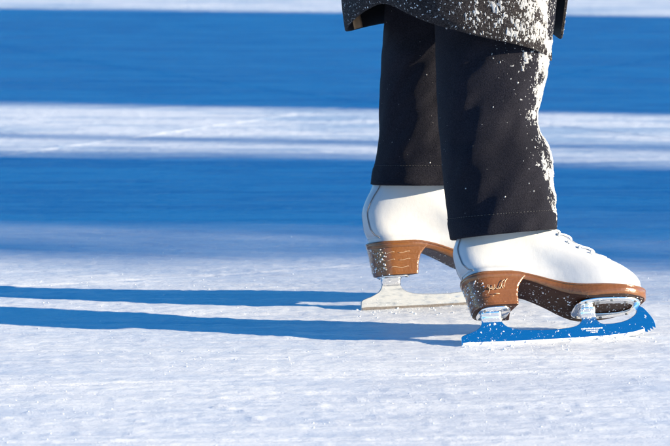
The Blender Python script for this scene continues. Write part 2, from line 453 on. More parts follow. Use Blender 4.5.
def make_skate(name, loc, yaw, roll, blade_mat, seed):
    root = empty(name, loc); root.rotation_mode = 'XYZ'
    M = Matrix.Rotation(R(yaw), 4, 'Z') @ Matrix.Rotation(R(-roll), 4, 'X')   # top leans away from the camera
    root.rotation_euler = M.to_euler()
    WM = Matrix.Translation(Vector(loc)) @ M
    rng = np.random.default_rng(seed)
    # --- boot upper
    mb = MB(); rings = [boot_ring(z) for z in BZ]
    mb.loft(rings, True, False, False)
    inner = [[(x + (.085 - x) * .06, y * .93, z) for x, y, z in boot_ring(zz)] for zz in (.215, .205, .19, .17)]
    mb.loft([rings[-1], inner[0], inner[1], inner[2], inner[3]], True, False, True)
    boot = mb.build('boot', LEATHER, root)
    # --- backstay panel with its seam
    bs = MB(); rr = []; seams = {1: [], -1: []}
    for zk in BZ[5:]:
        ext = interp([(.09, .115), (.104, .10), (.124, .075), (.145, .07), (.17, .09), (.21, .14), (.26, .18)], zk)
        o_ = boot_ring(zk, .0009); full = o_ + [o_[0]]
        row = []
        for j in range(-8, 9):
            ph = ext * math.pi * 1.15 * j / 8; kk = ph / (2 * math.pi) * NR
            k0 = math.floor(kk); f = kk - k0
            a, b = Vector(o_[k0 % NR]), Vector(o_[(k0 + 1) % NR]); row.append(a.lerp(b, f))
        rr.append(row); seams[1].append(row[-1]); seams[-1].append(row[0])
    bs.loft(rr, False)
    st = bs.build('backstay', BACKSTAY, boot)
    sm_ = MB(); sm_.tube(seams[1], .0008, 6); sm_.tube(seams[-1], .0008, 6); sm_.build('seam', SEAM, boot)
    # --- stitched facing beside the laces, tongue and laces
    fc = MB()
    for sgn in (1, -1):
        line = []
        for zk in np.linspace(.118, .21, 22):
            o_ = boot_ring(float(zk), .0006); d = .15 + .12 * sstep(.12, .2, zk)
            kk = NR / 2 - sgn * d * NR / 2 * .8; k0 = int(math.floor(kk)); line.append(Vector(o_[k0]).lerp(Vector(o_[k0 + 1]), kk - k0))
        fc.tube(line, .0006, 5)
    fc.build('facing_seam', BACKSTAY, boot)
    lc = MB(); prev = None
    zs = [.124, .134, .145, .157, .170, .184, .199, .211]
    for i, zk in enumerate(zs):
        o_ = boot_ring(zk, .0010); o2 = boot_ring(zk, .0020); ks = range(NR // 2 - 9, NR // 2 + 10)
        row = []
        for q, k in enumerate(ks):
            mid = abs(q - 9) / 9; a = Vector(o_[k % NR]); b = Vector(o2[k % NR]); row.append(a.lerp(b, 1 - mid ** 3) + Vector((0, 0, .003 * (q - 9) / 9 * (1 if i % 2 else -1))))
        lc.tube(row, .0013, 7)
        for k in (NR // 2 - 9, NR // 2 + 9):
            p = Vector(o_[k % NR]); n = Vector((.2, 1 if k < NR // 2 else -1, .4)).normalized()
            lc.tube([p - n * .001, p + n * .0022], [.0022, .0016], 8)
    lc.build('laces', LACE, boot)
    # --- sole and heel
    s_o = make_sole_mesh().build('sole', [TAN, UNDER], root)
    wl = MB(); wpts = [(x, y, ZTOP(x) - .0016) for x, y in outline(.019, .288, .0024)]
    wl.tube(wpts + [wpts[0]], .0016, 6, cap=False); wl.build('welt', TAN, s_o)
    hm, _ = make_heel_mesh(); he = hm.build('heel', [TAN, UNDER], root)
    # lift ridges; on the far heel their pale colour paints in gloss highlights
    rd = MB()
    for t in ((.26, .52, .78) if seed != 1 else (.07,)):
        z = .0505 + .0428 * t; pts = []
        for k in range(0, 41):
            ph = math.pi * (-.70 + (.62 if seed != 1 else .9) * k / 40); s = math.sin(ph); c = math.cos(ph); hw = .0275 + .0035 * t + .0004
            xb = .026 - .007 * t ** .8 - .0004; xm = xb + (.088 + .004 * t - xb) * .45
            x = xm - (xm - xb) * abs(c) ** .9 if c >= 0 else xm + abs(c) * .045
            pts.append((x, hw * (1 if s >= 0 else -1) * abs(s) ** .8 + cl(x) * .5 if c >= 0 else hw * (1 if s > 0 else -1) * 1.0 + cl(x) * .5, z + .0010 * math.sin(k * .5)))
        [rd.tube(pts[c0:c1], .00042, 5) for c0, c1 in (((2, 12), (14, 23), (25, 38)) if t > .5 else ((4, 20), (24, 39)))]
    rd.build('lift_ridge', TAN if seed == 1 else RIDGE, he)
    # flowing script mark pressed into the heel's side
    if seed == 1:
        sg = MB(); strokes = [
            [(.0405, .0665), (.043, .070), (.0445, .075), (.0440, .0790), (.0420, .0795), (.0415, .077), (.0435, .0745), (.047, .0735)],
            [(.047, .0735), (.0495, .0750), (.0490, .0770), (.0470, .0765), (.0468, .0738), (.0488, .0722), (.0515, .0735)],
            [(.0515, .0735), (.0530, .0790), (.0525, .0800), (.0518, .0728), (.0540, .0760), (.0530, .0745), (.0560, .0728)],
            [(.0560, .0728), (.0585, .0770), (.0590, .0745), (.0570, .0732), (.0600, .0735), (.0625, .0775), (.0650, .0840), (.0690, .0870)],
            [(.0650, .0735), (.0630, .0760), (.0655, .0775), (.0672, .0750), (.0680, .0800), (.0705, .0860), (.0740, .0885)],
            [(.0500, .0655), (.0540, .0662), (.0580, .0655)], [(.0455, .0620), (.049, .0625)]]
        for s_ in strokes:
            sg.tube([(x + .002, -(.0298 + (z - .05) * .06) - .0006 + cl(x) * .5 + (.0008 if x > .07 else 0), z) for x, z in s_], .00055, 5)
        sg.build('script_mark', RIDGE, he)
    # --- blade: outline in the X-Z plane
    ctrl = [(.000, .001), (.001, .0125), (.006, .0165), (.018, .0205), (.030, .0265), (.0355, .034), (.0370, .042), (.0365, .0478),
            (.0665, .0478), (.0655, .042), (.066, .035), (.072, .0275), (.084, .0225), (.105, .0200), (.138, .0190), (.165, .0205), (.180, .0245),
            (.1865, .032), (.187, .040), (.1865, .0478), (.2095, .0478), (.2090, .040), (.2095, .032), (.214, .0255), (.224, .0235), (.243, .0250), (.258, .0290),
            (.268, .0350), (.2725, .0405), (.2715, .0450), (.268, .0478), (.2760, .0505), (.2835, .0470), (.2900, .0385), (.2955, .0280), (.2975, .0190),
            (.2970, .0120), (.2925, .0150), (.2925, .0095), (.2880, .0128), (.2880, .0075), (.2838, .0105), (.2835, .0058), (.278, .0082), (.262, .0045), (.235, .0016),
            (.200, .0002), (.150, -.0006), (.100, -.0008), (.050, -.0003), (.010, .0004)]
    sharp = {0, 7, 8, 19, 20, 36, 37, 38, 39, 40, 41, 42, 43}
    pl = []; n = len(ctrl)
    for i in range(n):
        p0, p1, p2, p3 = ctrl[i-1], ctrl[i], ctrl[(i+1) % n], ctrl[(i+2) % n]
        if i in sharp or (i + 1) % n in sharp: pl.append(p1); continue
        for t in (0, .25, .5, .75):
            pl.append(tuple(.5 * ((2*p1[a]) + (-p0[a]+p2[a])*t + (2*p0[a]-5*p1[a]+4*p2[a]-p3[a])*t*t + (-p0[a]+3*p1[a]-3*p2[a]+p3[a])*t**3) for a in (0, 1)))
    m2 = len(pl); th = .0020
    cx = sum(p[0] for p in pl) / m2
    vs = []
    def inset(i, d):
        a, b = pl[i-1], pl[(i+1) % m2]; tx, tz = b[0]-a[0], b[1]-a[1]; L = math.hypot(tx, tz) or 1
        return (pl[i][0] + tz / L * d, pl[i][1] - tx / L * d)
    for yy, ins in ((-th, .0006), (-th + .0006, 0), (th - .0006, 0), (th, .0006)):
        for i in range(m2):
            q = inset(i, ins); vs.append((q[0], yy, q[1]))
    fs = []
    for lay in range(3):
        for i in range(m2): fs.append((lay*m2+i, lay*m2+(i+1) % m2, (lay+1)*m2+(i+1) % m2, (lay+1)*m2+i))
    fs.append(tuple(range(m2))); fs.append(tuple(range(4*m2-1, 3*m2-1, -1)))
    me_o = mesh_obj('blade', vs, fs, blade_mat, root, smooth=False)
    # ground edge strip
    eb = MB(); top = []; bot = []
    xs = np.linspace(.0015, .279, 40)
    low = [(c[0], c[1]) for c in ctrl[43:]][::-1]; low = [(0, .0008)] + low
    lo = Smooth(sorted(set([(a, b) for a, b in low])))
    for y0 in (-.0025, .0025):
        pass
    rings = []
    for x in xs:
        z = lo(float(x)); hh = .0042 if x > .004 else .003
        rings.append([(x, -.0025, z + .0002), (x, -.0025, z + hh), (x, .0025, z + hh), (x, .0025, z + .0002), (x, 0, z + .0008)])
    eb.loft(rings, True, True, True); eb.build('edge', EDGE if seed == 1 else DULL, me_o, smooth=False)
    # tiny stamped lines on the blade's side
    wr = MB(); rg = random.Random(4)
    for row, (xa, xb2, z) in enumerate(((.183, .214, .0172), (.190, .209, .0140), (.196, .207, .0112))):
        x = xa
        while x < xb2:
            L = rg.uniform(.0008, .0022); zz = z + rg.uniform(-.0003, .0003); h_ = rg.uniform(.0006, .0010)
            wr.box((x, -.00235, zz - h_), (x + L, -.0019, zz + h_)); x += L + .0009
    wr.build('stamped_mark', LACE, me_o, smooth=False)
    # --- mounting plates
    def plate(pn, x0, x1, hw, hole, zt, front):
        mbp = MB(); K = 40
        def loop(sx, sy, z, ox=0):
            out = []
            for k in range(K):
                a = 2 * math.pi * k / K; c, s = math.cos(a), math.sin(a)
                out.append(((x0 + x1) / 2 + ox + (x1 - x0) / 2 * sx * (1 if c >= 0 else -1) * abs(c) ** .7,
                            hw * sy * (1 if s >= 0 else -1) * abs(s) ** .7 * (1 - .12 * c if front else 1) + cl((x0+x1)/2) * .5, z))
            return out
        a, b, c_, d = loop(1, 1, zt), loop(1.0, 1.0, zt - .0018), loop(.97, .96, zt - .0026), None
        if hole:
            i1, i2 = loop(hole[0], hole[1], zt - .0026, hole[2]), loop(hole[0], hole[1], zt, hole[2])
            mbp.loft([a, b, c_, i1, i2, a], True)
        else: mbp.loft([a, b, c_], True, True, True)
        o = mbp.build(pn, PLATE, root)
        spots = [(.12, .72), (.12, -.72), (.5, .84), (.5, -.84), (.88, .62), (.88, -.62)] if front else [(.16, .6), (.16, -.6), (.84, .66), (.84, -.66)]
        for fx, fy in spots:
            px_, py_ = x0 + (x1 - x0) * fx, hw * fy + cl((x0+x1)/2) * .5
            scw = MB(); scw.tube([(px_, py_, zt - .0024), (px_, py_, zt - .0036), (px_, py_, zt - .0040)], [.0026, .0024, .0012], 10)
            scw.build('screw', STEEL, o)
        return o
    plate('heel_plate', .032, .080, .0235, None, .0503, False)
    plate('toe_plate', .178, .279, .034, (.66, .52, .006), .0512, True)
    # stanchion cups under the plates
    for xa, xb2 in ((.0365, .0665), (.1865, .2095)):
        sc_ = MB()
        rings = []
        for z, k in ((.0490, 1.0), (.0455, .72), (.041, .40), (.035, .24)):
            cxx = (xa + xb2) / 2; hx = (xb2 - xa) / 2 + .001 * k; r = []
            for q in range(20):
                a = 2 * math.pi * q / 20; r.append((cxx + hx * (1 if math.cos(a) >= 0 else -1) * abs(math.cos(a)) ** .5, .0115 * k * (1 if math.sin(a) >= 0 else -1) * abs(math.sin(a)) ** .6, z))
            rings.append(r)
        sc_.loft(rings, True, True, True); sc_.build('stanchion', PLATE, root)
    # --- snow stuck to the skate
    pts, nm, sz = [], [], []
    for _ in range(420 if seed == 1 else 160):   # underside of sole and heel back
        x = rng.uniform(.10, .28); y = rng.uniform(-1, 1) * WF((x - .019) / .269) * .85 + cl(x)
        if vn(x * 90, y * 90, 31) < .5: continue
        pts.append((x, y, ZBOT(x) - .0003)); nm.append((0, 0, -1)); sz.append(.0004 + rng.random() ** 4 * .0017)
    for _ in range(170):
        ph = rng.uniform(-1.2, 1.2); t = rng.random(); hw = .0275 + .0035 * t; xb = .026 - .007 * t ** .8; xm = xb + (.09 - xb) * .45
        x = xm - (xm - xb) * math.cos(ph) ** .9; y = hw * (1 if ph > 0 else -1) * abs(math.sin(ph)) ** .8
        pts.append((x, y + cl(x) * .5, .0505 + .042 * t)); nm.append((-math.cos(ph), math.sin(ph), 0)); sz.append(.0004 + rng.random() ** 3 * .0014)
    for _ in range(80 if seed == 1 else 160):   # blade sides
        x = .004 + .276 * rng.random() ** (2.2 if seed == 1 else 1); z = lo(float(x)) + rng.random() ** 1.3 * .016
        for sgn in (-1, 1): pts.append((x, sgn * th, z)); nm.append((0, sgn, 0)); sz.append(.0002 + rng.random() ** 4 * .0007)
    for _ in range(35):                          # on stanchions and the toe plate's near rim
        fr = rng.random() < .6; x = rng.uniform(.188, .209) if fr else rng.uniform(.037, .066); z = rng.uniform(.026, .049)
        if seed == 1 or rng.random() < .5:
            pts.append((x, -.003 - (.008 * sstep(.038, .049, z)), z)); nm.append((0, -1, 0)); sz.append(.0004 + rng.random() ** 3 * .0011)
    o = lumps('snow_crumbs', pts, sz, SNOW, root, nm, .45, rng); o['kind'] = 'stuff'
    SKATES[name + str(seed)] = WM
    return root
near_skate = make_skate('ice_skate', G(462, 346.5), 16, 35, CHROME, 1)
tag(near_skate, 'near white figure skate tilted over, its mirror blade reflecting blue and brown sole showing', 'ice skate', "skates on the skater's feet")
far_skate = make_skate('ice_skate', G(361, 310.7), 19, 13, FROSTED, 2)
tag(far_skate, 'farther white figure skate standing behind, its blade coated white with frost', 'ice skate', "skates on the skater's feet")

# ------------------------------------------------------------------ the skater
person = empty('person', ((P(440, 300, 4.6)).x, 4.62, 0))
tag(person, 'skater in black trousers and a snow dusted charcoal coat, only lower legs in view', 'person')
bpy.context.view_layer.update()
PINV = Matrix.Translation(person.location).inverted()
def toP(vs): return [tuple(PINV @ Vector(v)) for v in vs]

# leg tubes: rows of (photo y, left x, right x, distance) give each ring its place and width
NEAR_ROWS = [(234.5, 451.5, 555.5, 4.528), (227, 450, 556, 4.532), (217, 448, 556, 4.538), (203, 446, 554.8, 4.546), (188, 444, 552.5, 4.554), (172, 442.5, 552, 4.562), (157, 441, 550.5, 4.57),
             (146, 440, 547, 4.58), (135, 439, 540.5, 4.584), (124, 438, 537.0, 4.589), (112, 437.3, 537, 4.593), (98, 436.6, 540.5, 4.598), (80, 436, 545, 4.603),
             (62, 435.5, 548.5, 4.61), (40, 435, 552, 4.615), (10, 434, 556, 4.62), (-40, 430, 560, 4.63)]
FAR_ROWS = [(184, 371.5, 462, 4.785), (175, 372.6, 462, 4.788), (165, 374.6, 461, 4.786), (152, 376.8, 460, 4.783), (136, 378.6, 459, 4.78), (118, 379, 459, 4.777), (100, 379.3, 460, 4.773),
            (80, 380, 462, 4.77), (55, 381.5, 466, 4.765), (23, 384, 470, 4.76), (-10, 386, 474, 4.757), (-40, 386, 478, 4.755)]
def leg_rings(rows, dr, lean, n, seed, slope):
    rings = []; ys = [r[0] for r in rows]
    samples = np.arange(ys[0], ys[-1], -3.0)
    for s_ in samples:
        L = float(np.interp(-s_, [-y for y in ys], [r[1] for r in rows])); Rr = float(np.interp(-s_, [-y for y in ys], [r[2] for r in rows])); D = float(np.interp(-s_, [-y for y in ys], [r[3] for r in rows]))
        a, b = P(L, s_, D), P(Rr, s_, D); c = (a + b) / 2; hx = (b.x - a.x) / 2
        k = min(1, (ys[0] - s_) / 200.0); ring = []
        for q in range(n):
            th = 2 * math.pi * q / n; cx_, sy_ = math.cos(th), math.sin(th)
            x = hx * (1 if cx_ >= 0 else -1) * abs(cx_) ** .85; y = (dr if sy_ < 0 else dr * .72) * (1 if sy_ >= 0 else -1) * abs(sy_) ** .85
            # cloth folds: diagonal pleats plus soft lumps
            ang = q / n * 9
            fold = (vn(ang + c.z * 9, c.z * 16 + 3 * math.sin(th), seed) - .5) * .008 + (vn(ang * 2.6 - c.z * 30, c.z * 34, seed + 5) - .5) * .007
            fade = min(1, abs(sy_) * 1.5)
            y *= 1 + fold * fade / dr
            zz = -y * lean - x * slope * max(0, 1 - k * 2)
            ring.append(Vector((c.x + x * (1 + fold * .2 / hx * (1 - fade * .5)), c.y + y, c.z + zz)))
        rings.append(ring)
    return rings
nR = leg_rings(NEAR_ROWS, .082, .17, 96, 41, -.10)
fR = leg_rings(FAR_ROWS, .070, .10, 96, 57, 0.0)
def grow_ring(r, d):
    c = sum(r, Vector()) / len(r); return [v + (Vector((v.x - c.x, v.y - c.y, 0)).normalized() * d) for v in r]
def upper_rings(last, targets):
    out = []; c0 = sum(last, Vector()) / len(last); n = len(last)
    for (x, y, z, rx, ry) in targets:
        out.append([Vector((x + rx * math.cos(2*math.pi*q/n), y + ry * math.sin(2*math.pi*q/n), z)) for q in range(n)])
    return out
px0 = person.location.x
tm = MB()
for rings, tg in ((nR, [(px0 + .03, 4.63, .66, .085, .08), (px0 - .0, 4.64, .80, .095, .09), (px0 - .02, 4.66, .93, .12, .12), (px0 - .03, 4.68, 1.05, .15, .13)]),
                  (fR, [(px0 - .04, 4.75, .66, .085, .08), (px0 - .045, 4.74, .80, .095, .09), (px0 - .04, 4.71, .93, .12, .12), (px0 - .03, 4.69, 1.05, .148, .128)])):
    hemn = 6
    rr = []
    for i, r in enumerate(rings):
        rr.append(grow_ring(r, .0016 if i < hemn else (.0004 if i == hemn else 0)))
    ins = [grow_ring(rings[0], -.0035), grow_ring(rings[6], -.0045), grow_ring(rings[14], -.005)]
    ins[0] = [v + Vector((0, 0, .0005)) for v in ins[0]]
    lip = [v + Vector((0, 0, -.0010)) for v in grow_ring(rings[0], -.0008)]
    rr = [toP(r) for r in (ins[::-1] + [lip] + rr + upper_rings(rings[-1], tg))]
    tm.loft(rr, True)
trousers = tm.build('trousers', DENIM, person)
# hem stitching
for rings in (nR, fR):
    sb = MB(); r = grow_ring([a.lerp(b, .4) for a, b in zip(rings[6], rings[7])], .0008); n = len(r)
    for q in range(n):
        a, b = r[q], r[(q + 1) % n]; L = (b - a).length; k = max(1, round(L / .0042))
        for j in range(k):
            p0 = a.lerp(b, (j + .15) / k); p1 = a.lerp(b, (j + .75) / k)
            sb.tube(toP([p0, p1]), .0003, 4)
    sb.build('hem_stitching', STITCH, trousers)

# snow crust caught on the front of the near leg
def surf_samples(rings, count, accept, rng, closed=True):
    pts, nm, sz = [], [], []
    m, n = len(rings), len(rings[0])
    for _ in range(count):
        i = rng.integers(0, m - 1); q = rng.integers(0, n if closed else n - 1); f, g = rng.random(2)
        a = rings[i][q].lerp(rings[i][(q+1) % n], f); b = rings[i+1][q].lerp(rings[i+1][(q+1) % n], f); p = a.lerp(b, g)
        nn = (rings[i][(q+1) % n] - rings[i][q]).cross(rings[i+1][q] - rings[i][q])
        s = accept(p, nn, rng)
        if s > 0: pts.append(p); nm.append(nn.normalized()); sz.append(s)
    return pts, nm, sz
def nproj(A):
    dx, dy, dz = A[..., 0], A[..., 1], A[..., 2] - CAM_H
    f = dy * cp - dz * sp; u = dy * sp + dz * cp
    return 335 + FPX * dx / f, 223 - FPX * u / f
def packed(name, rings, k, maskfn, parent, closed, hmax):
    """powder packed onto the cloth: an uneven sheet that thins to nothing at its ragged edge"""
    A = np.array([[tuple(v) for v in r] for r in rings])
    if closed: A = np.concatenate([A, A[:, :1]], 1)
    def up(A, ax):
        n = A.shape[ax]; t = np.linspace(0, n - 1, (n - 1) * k + 1); i = np.minimum(t.astype(int), n - 2); f = (t - i)
        sh = [1, 1, 1]; sh[ax] = -1; f = f.reshape(sh); return np.take(A, i, ax) * (1 - f) + np.take(A, i + 1, ax) * f
    A = up(up(A, 0), 1); gu = np.gradient(A, axis=0); gv = np.gradient(A, axis=1)
    Nn = np.cross(gv, gu); Nn /= np.linalg.norm(Nn, axis=2)[..., None] + 1e-12
    c = A.mean(axis=(0, 1)); out = A - c; out[..., 2] = 0
    Nn[np.sum(Nn * out, 2) < 0] *= -1
    x, y = nproj(A); M = maskfn(A, x, y)
    h = np.clip(M * .010, 0, hmax) * (.55 + .9 * vnoise(A[..., 0] * 300 + A[..., 1] * 240, A[..., 2] * 320, 64))
    V = A + Nn * (h[..., None] + .00005 - .0006 * (M <= 0)[..., None])
    ok = M > 0; q = (ok[:-1, :-1].astype(int) + ok[1:, :-1] + ok[:-1, 1:] + ok[1:, 1:]) >= 1
    idx = np.arange(A.shape[0] * A.shape[1]).reshape(A.shape[:2])
    F = np.stack([idx[:-1, :-1][q], idx[:-1, 1:][q], idx[1:, 1:][q], idx[1:, :-1][q]], -1)
    used = np.unique(F); rm = np.zeros(idx.size, int); rm[used] = np.arange(len(used))
    o = mesh_obj(name, toP([Vector(v) for v in V.reshape(-1, 3)[used]]), rm[F].tolist(), POWDER, parent); o['kind'] = 'stuff'; print(name, len(F))
    return o
def leg_mask(A, x, y):
    edge = np.interp(y, [62, 80, 98, 112, 130, 146, 161, 188, 233], [548, 545, 540.5, 537, 539, 548, 551, 553, 556])
    lim = np.interp(y, [50, 62, 75, 95, 112, 130, 150, 175, 200, 235], [26, 27, 17, 10, 6, 8, 12, 9, 4, 2.5])
    d = (edge - x) / lim
    v = .5 * vnoise(A[..., 0] * 80 + A[..., 1] * 60, A[..., 2] * 60, 77) + .3 * vnoise(A[..., 0] * 200 + A[..., 1] * 170, A[..., 2] * 190, 79) + .2 * vnoise(A[..., 0] * 520 + A[..., 1] * 400, A[..., 2] * 520, 80)
    m = v - (.435 + .22 * np.clip(d, 0, 2) + .10 * np.clip((y - 180) / 50, 0, 1)); m[(A[..., 1] > 4.60) | (y < 40)] = -1
    return m
packed('packed_snow', nR, 5, leg_mask, trousers, True, .0016)
rng = np.random.default_rng(5)
def acc_leg(p, nn, rng):
    x, y = proj(p)
    if p.y > 4.60: return 0
    edge = float(np.interp(y, [62, 80, 98, 112, 130, 146, 161, 188, 233], [548, 545, 540.5, 537, 539, 548, 551, 553, 556]))
    lim = float(np.interp(y, [50, 62, 75, 95, 112, 130, 150, 175, 200, 235], [27, 28, 20, 12, 8, 9, 13, 12, 7, 5]))
    d = (edge - x) / lim; v = vn(p.x * 90 + p.y * 60, p.z * 75, 77)
    v = v * .6 + .4 * vn(p.x * 260 + p.y * 200, p.z * 240, 78)
    if d < 1 and v > .42 + .22 * max(0, d) + .05 * sstep(150, 235, y) and rng.random() < .35: return .0004 + rng.random() ** 3 * .0014
    if d < 2.2 and rng.random() < .035 and v > .45: return .0004 + rng.random() ** 3 * .0016
    if rng.random() < .0022: return .0004 + rng.random() ** 4 * .0016
    return 0
pts, nm, sz = surf_samples(nR, 60000, acc_leg, rng)
p2, n2, s2 = surf_samples(fR, 9000, lambda p, nn, r: (.0004 + r.random() ** 5 * .0014) if r.random() < .012 else 0, rng)
o = lumps('snow_crust', toP(pts + p2), sz + s2, POWDER, trousers, nm + n2, .5, rng); o['kind'] = 'stuff'
print('trouser snow', len(pts))

# coat: hem traced round the body, rising to the waist
HEM = [(552, 60, 4.600), (544, 53, 4.555), (530, 47, 4.52), (510, 42, 4.50), (490, 38, 4.49), (462, 31, 4.48), (430, 22, 4.485), (408, 13, 4.50), (392, 5, 4.525),
       (380, 3, 4.55), (366, 9, 4.58), (354, 18, 4.61), (345, 29, 4.65), (349, 30, 4.70), (365, 26, 4.75), (386, 22, 4.80), (420, 18, 4.83), (470, 16, 4.85), (520, 22, 4.83), (548, 30, 4.79), (561, 38, 4.74), (563, 34, 4.70)]
hem = []; n = len(HEM)
for i in range(n - 1):
    p0, p1, p2_, p3 = HEM[max(i-1, 0)], HEM[i], HEM[i+1], HEM[min(i+2, n-1)]
    for t in np.arange(0, 1, .125):
        hem.append(P(*[.5 * ((2*p1[a]) + (-p0[a]+p2_[a])*t + (2*p0[a]-5*p1[a]+4*p2_[a]-p3[a])*t*t + (-p0[a]+3*p1[a]-3*p2_[a]+p3[a])*t**3) for a in range(3)]))
hem.append(P(*HEM[-1]))
wc = Vector((px0 - .01, 4.68, 1.08)); rows = []; K = 46
angs = [math.atan2(p.y - 4.66, p.x - (px0 + .005)) for p in hem]
for j in range(K):
    t = j / (K - 1); row = []
    for i, p in enumerate(hem):
        a = angs[i]; wp = Vector((wc.x + .155 * math.cos(a), wc.y + .135 * math.sin(a), wc.z))
        q = p.lerp(wp, t ** 1.25)
        q.z = p.z + (wp.z - p.z) * t
        out = Vector((math.cos(a), math.sin(a), 0))
        q += out * (.010 * math.sin(a * 5 + 2.2 * t) * (1 - t) * min(1, t * 6) + (vn(a * 2.5 + 20, q.z * 9, 88) - .5) * .012 * min(1, t * 8) + .02 * math.sin(math.pi * min(1, t * 1.3)) * (1 - t))
        row.append(q)
    rows.append(row)
TH = .0035
def inward(row, d, up=0.0):
    out = []
    for i, v in enumerate(row):
        o_ = Vector((v.x - (px0 + .005), v.y - 4.66, 0)).normalized(); out.append(v - o_ * d + Vector((0, 0, up)))
    return out
cm = MB()
lipm = inward(rows[0], TH * .5, -.0014)
inner = [inward(r, TH, .0006 if j == 0 else 0) for j, r in enumerate(rows)]
cm.loft([toP(r) for r in [lipm] + rows], False, m=0)
cm.loft([toP(r) for r in [lipm] + inner], False, m=1)
for e in (0, -1):
    cm.loft([toP([a[e], b[e]]) for a, b in zip(rows, inner)], False, m=0)
# upper coat: chest, shoulders, collar
NN = 48
up = [(1.081, .155, .135, 0), (1.18, .165, .14, 0), (1.30, .18, .145, 0), (1.40, .20, .14, .0), (1.47, .17, .115, 0), (1.51, .09, .08, 0), (1.56, .075, .07, 0)]
cm.loft([toP([Vector((wc.x + ra * math.cos(2*math.pi*q/NN), wc.y + rb * math.sin(2*math.pi*q/NN), z)) for q in range(NN)]) for z, rb, ra, _ in up], True)
coat = cm.build('coat', [COAT, LINING], person)
# topstitched hem line of the coat and the tan tape inside
ht = MB(); i0 = next(i for i, p in enumerate(hem) if proj(p)[0] < 352 and p.y > 4.68)
tp = [i for i, p in enumerate(hem) if p.y > 4.685 and 351 < proj(p)[0] < 361]
rowsT = []
for j in range(0, 5): rowsT.append([inner[j][i] + Vector((0, -.0015, 0)) for i in tp])
if len(tp) > 1: ht.loft([toP(r) for r in rowsT], False)
tapeo = ht.build('lining_tape', TAB, coat)
sol = tapeo.modifiers.new('s', 'SOLIDIFY'); sol.thickness = .0008
# snow on the coat
def acc_coat(p, nn, rng):
    x, y = proj(p)
    if y < -12: return 0
    if p.y > 4.64:
        return (.0005 + rng.random() ** 3 * .0015) if (rng.random() < .03) else 0
    d = float(np.interp(x, [335, 350, 420, 448, 462, 500, 520, 540, 556], [.05, .015, .003, .02, .24, .30, .32, .46, .60]))
    d *= float(np.interp(y - np.interp(x, [430, 460, 490, 530, 552], [22, 31, 38, 47, 58]), [-45, -12, -5, 0], [1.3, 1.0, .7, .5]))
    v = vn(p.x * 85, p.z * 85 + p.y * 40, 91) * .45 + vn(p.x * 260, p.z * 260 + p.y * 90, 92) * .55
    if v > 1 - d - .14 and d > .05 and rng.random() < .3: return .0004 + rng.random() ** 3 * .0015
    if rng.random() < d * .05: return .0004 + rng.random() ** 3 * .0012
    return 0
def coat_mask(A, x, y):
    d = np.interp(x, [335, 350, 420, 448, 462, 500, 520, 540, 556], [.0, .0, .0, .03, .20, .27, .29, .36, .46])
    e = y - np.interp(x, [430, 460, 490, 530, 552], [22, 31, 38, 47, 58]); d = d * np.interp(e, [-45, -12, -5, 0], [1.15, 1.0, .75, .55])
    v = .35 * vnoise(A[..., 0] * 85, A[..., 2] * 85 + A[..., 1] * 40, 91) + .35 * vnoise(A[..., 0] * 230 + A[..., 1] * 130, A[..., 2] * 230, 92) + .3 * vnoise(A[..., 0] * 560 + A[..., 1] * 300, A[..., 2] * 560, 94)
    m = v - (.86 - d); m[(A[..., 1] > 4.64) | (y < -30)] = -1
    return m
packed('packed_snow', rows[:18], 4, coat_mask, coat, False, .0013)
pts, nm, sz = surf_samples([r for r in rows[:16]], 60000, acc_coat, rng, False)
nm = [(-v if v.dot(Vector((p.x - px0, p.y - 4.66, 0))) < 0 else v) for v, p in zip(nm, pts)]
o = lumps('snow_crust', toP(pts), sz, POWDER, coat, nm, .5, rng); o['kind'] = 'stuff'
print('coat snow', len(pts))
# sleeves
sl = MB()
for s in (-1, 1):
    a = Vector((wc.x + .02, wc.y + s * .155, 1.42)); b = Vector((wc.x + .0, wc.y + s * .24, 1.14)); c = Vector((wc.x + .12, wc.y + s * .23, .93))
    sl.tube(toP([a, a.lerp(b, .5), b, b.lerp(c, .5), c]), [.062, .058, .052, .046, .042], 20)
sl.build('sleeve', COAT, person)

# body: one continuous skinned surface inside the clothes
A1 = SKATES['ice_skate1'] @ Vector((.075, 0, .15)); A2 = SKATES['ice_skate2'] @ Vector((.075, 0, .15))
# knees and ankles
B1 = SKATES['ice_skate1'] @ Vector((.17, .0, .088)); B2 = SKATES['ice_skate2'] @ Vector((.17, 0, .088))
S1 = SKATES['ice_skate1'] @ Vector((.088, 0, .20)); S2 = SKATES['ice_skate2'] @ Vector((.088, 0, .20))
K1 = Vector((px0 + .045, 4.625, .56)); K2 = Vector((px0 - .025, 4.755, .56))
pel = Vector((wc.x, wc.y, .98))
jt = [(pel, .11), (Vector((wc.x, wc.y - .08, .93)), .08), (K1, .042), (S1, .028), (A1, .022), (B1, .014),
      (Vector((wc.x, wc.y + .08, .93)), .08), (K2, .042), (S2, .028), (A2, .022), (B2, .014),
      (Vector((wc.x, wc.y, 1.2)), .11), (Vector((wc.x, wc.y, 1.40)), .11), (Vector((wc.x, wc.y, 1.50)), .055), (Vector((wc.x + .01, wc.y, 1.58)), .06), (Vector((wc.x + .02, wc.y, 1.67)), .085), (Vector((wc.x + .015, wc.y, 1.74)), .06)]
ed = [(0,1),(1,2),(2,3),(3,4),(4,5),(0,6),(6,7),(7,8),(8,9),(9,10),(0,11),(11,12),(12,13),(13,14),(14,15),(15,16)]
for s in (-1, 1):
    b0 = len(jt); jt += [(Vector((wc.x, wc.y + s * .15, 1.41)), .05), (Vector((wc.x, wc.y + s * .24, 1.14)), .04), (Vector((wc.x + .12, wc.y + s * .23, .93)), .028), (Vector((wc.x + .16, wc.y + s * .225, .86)), .026)]
    ed += [(12, b0), (b0, b0+1), (b0+1, b0+2), (b0+2, b0+3)]
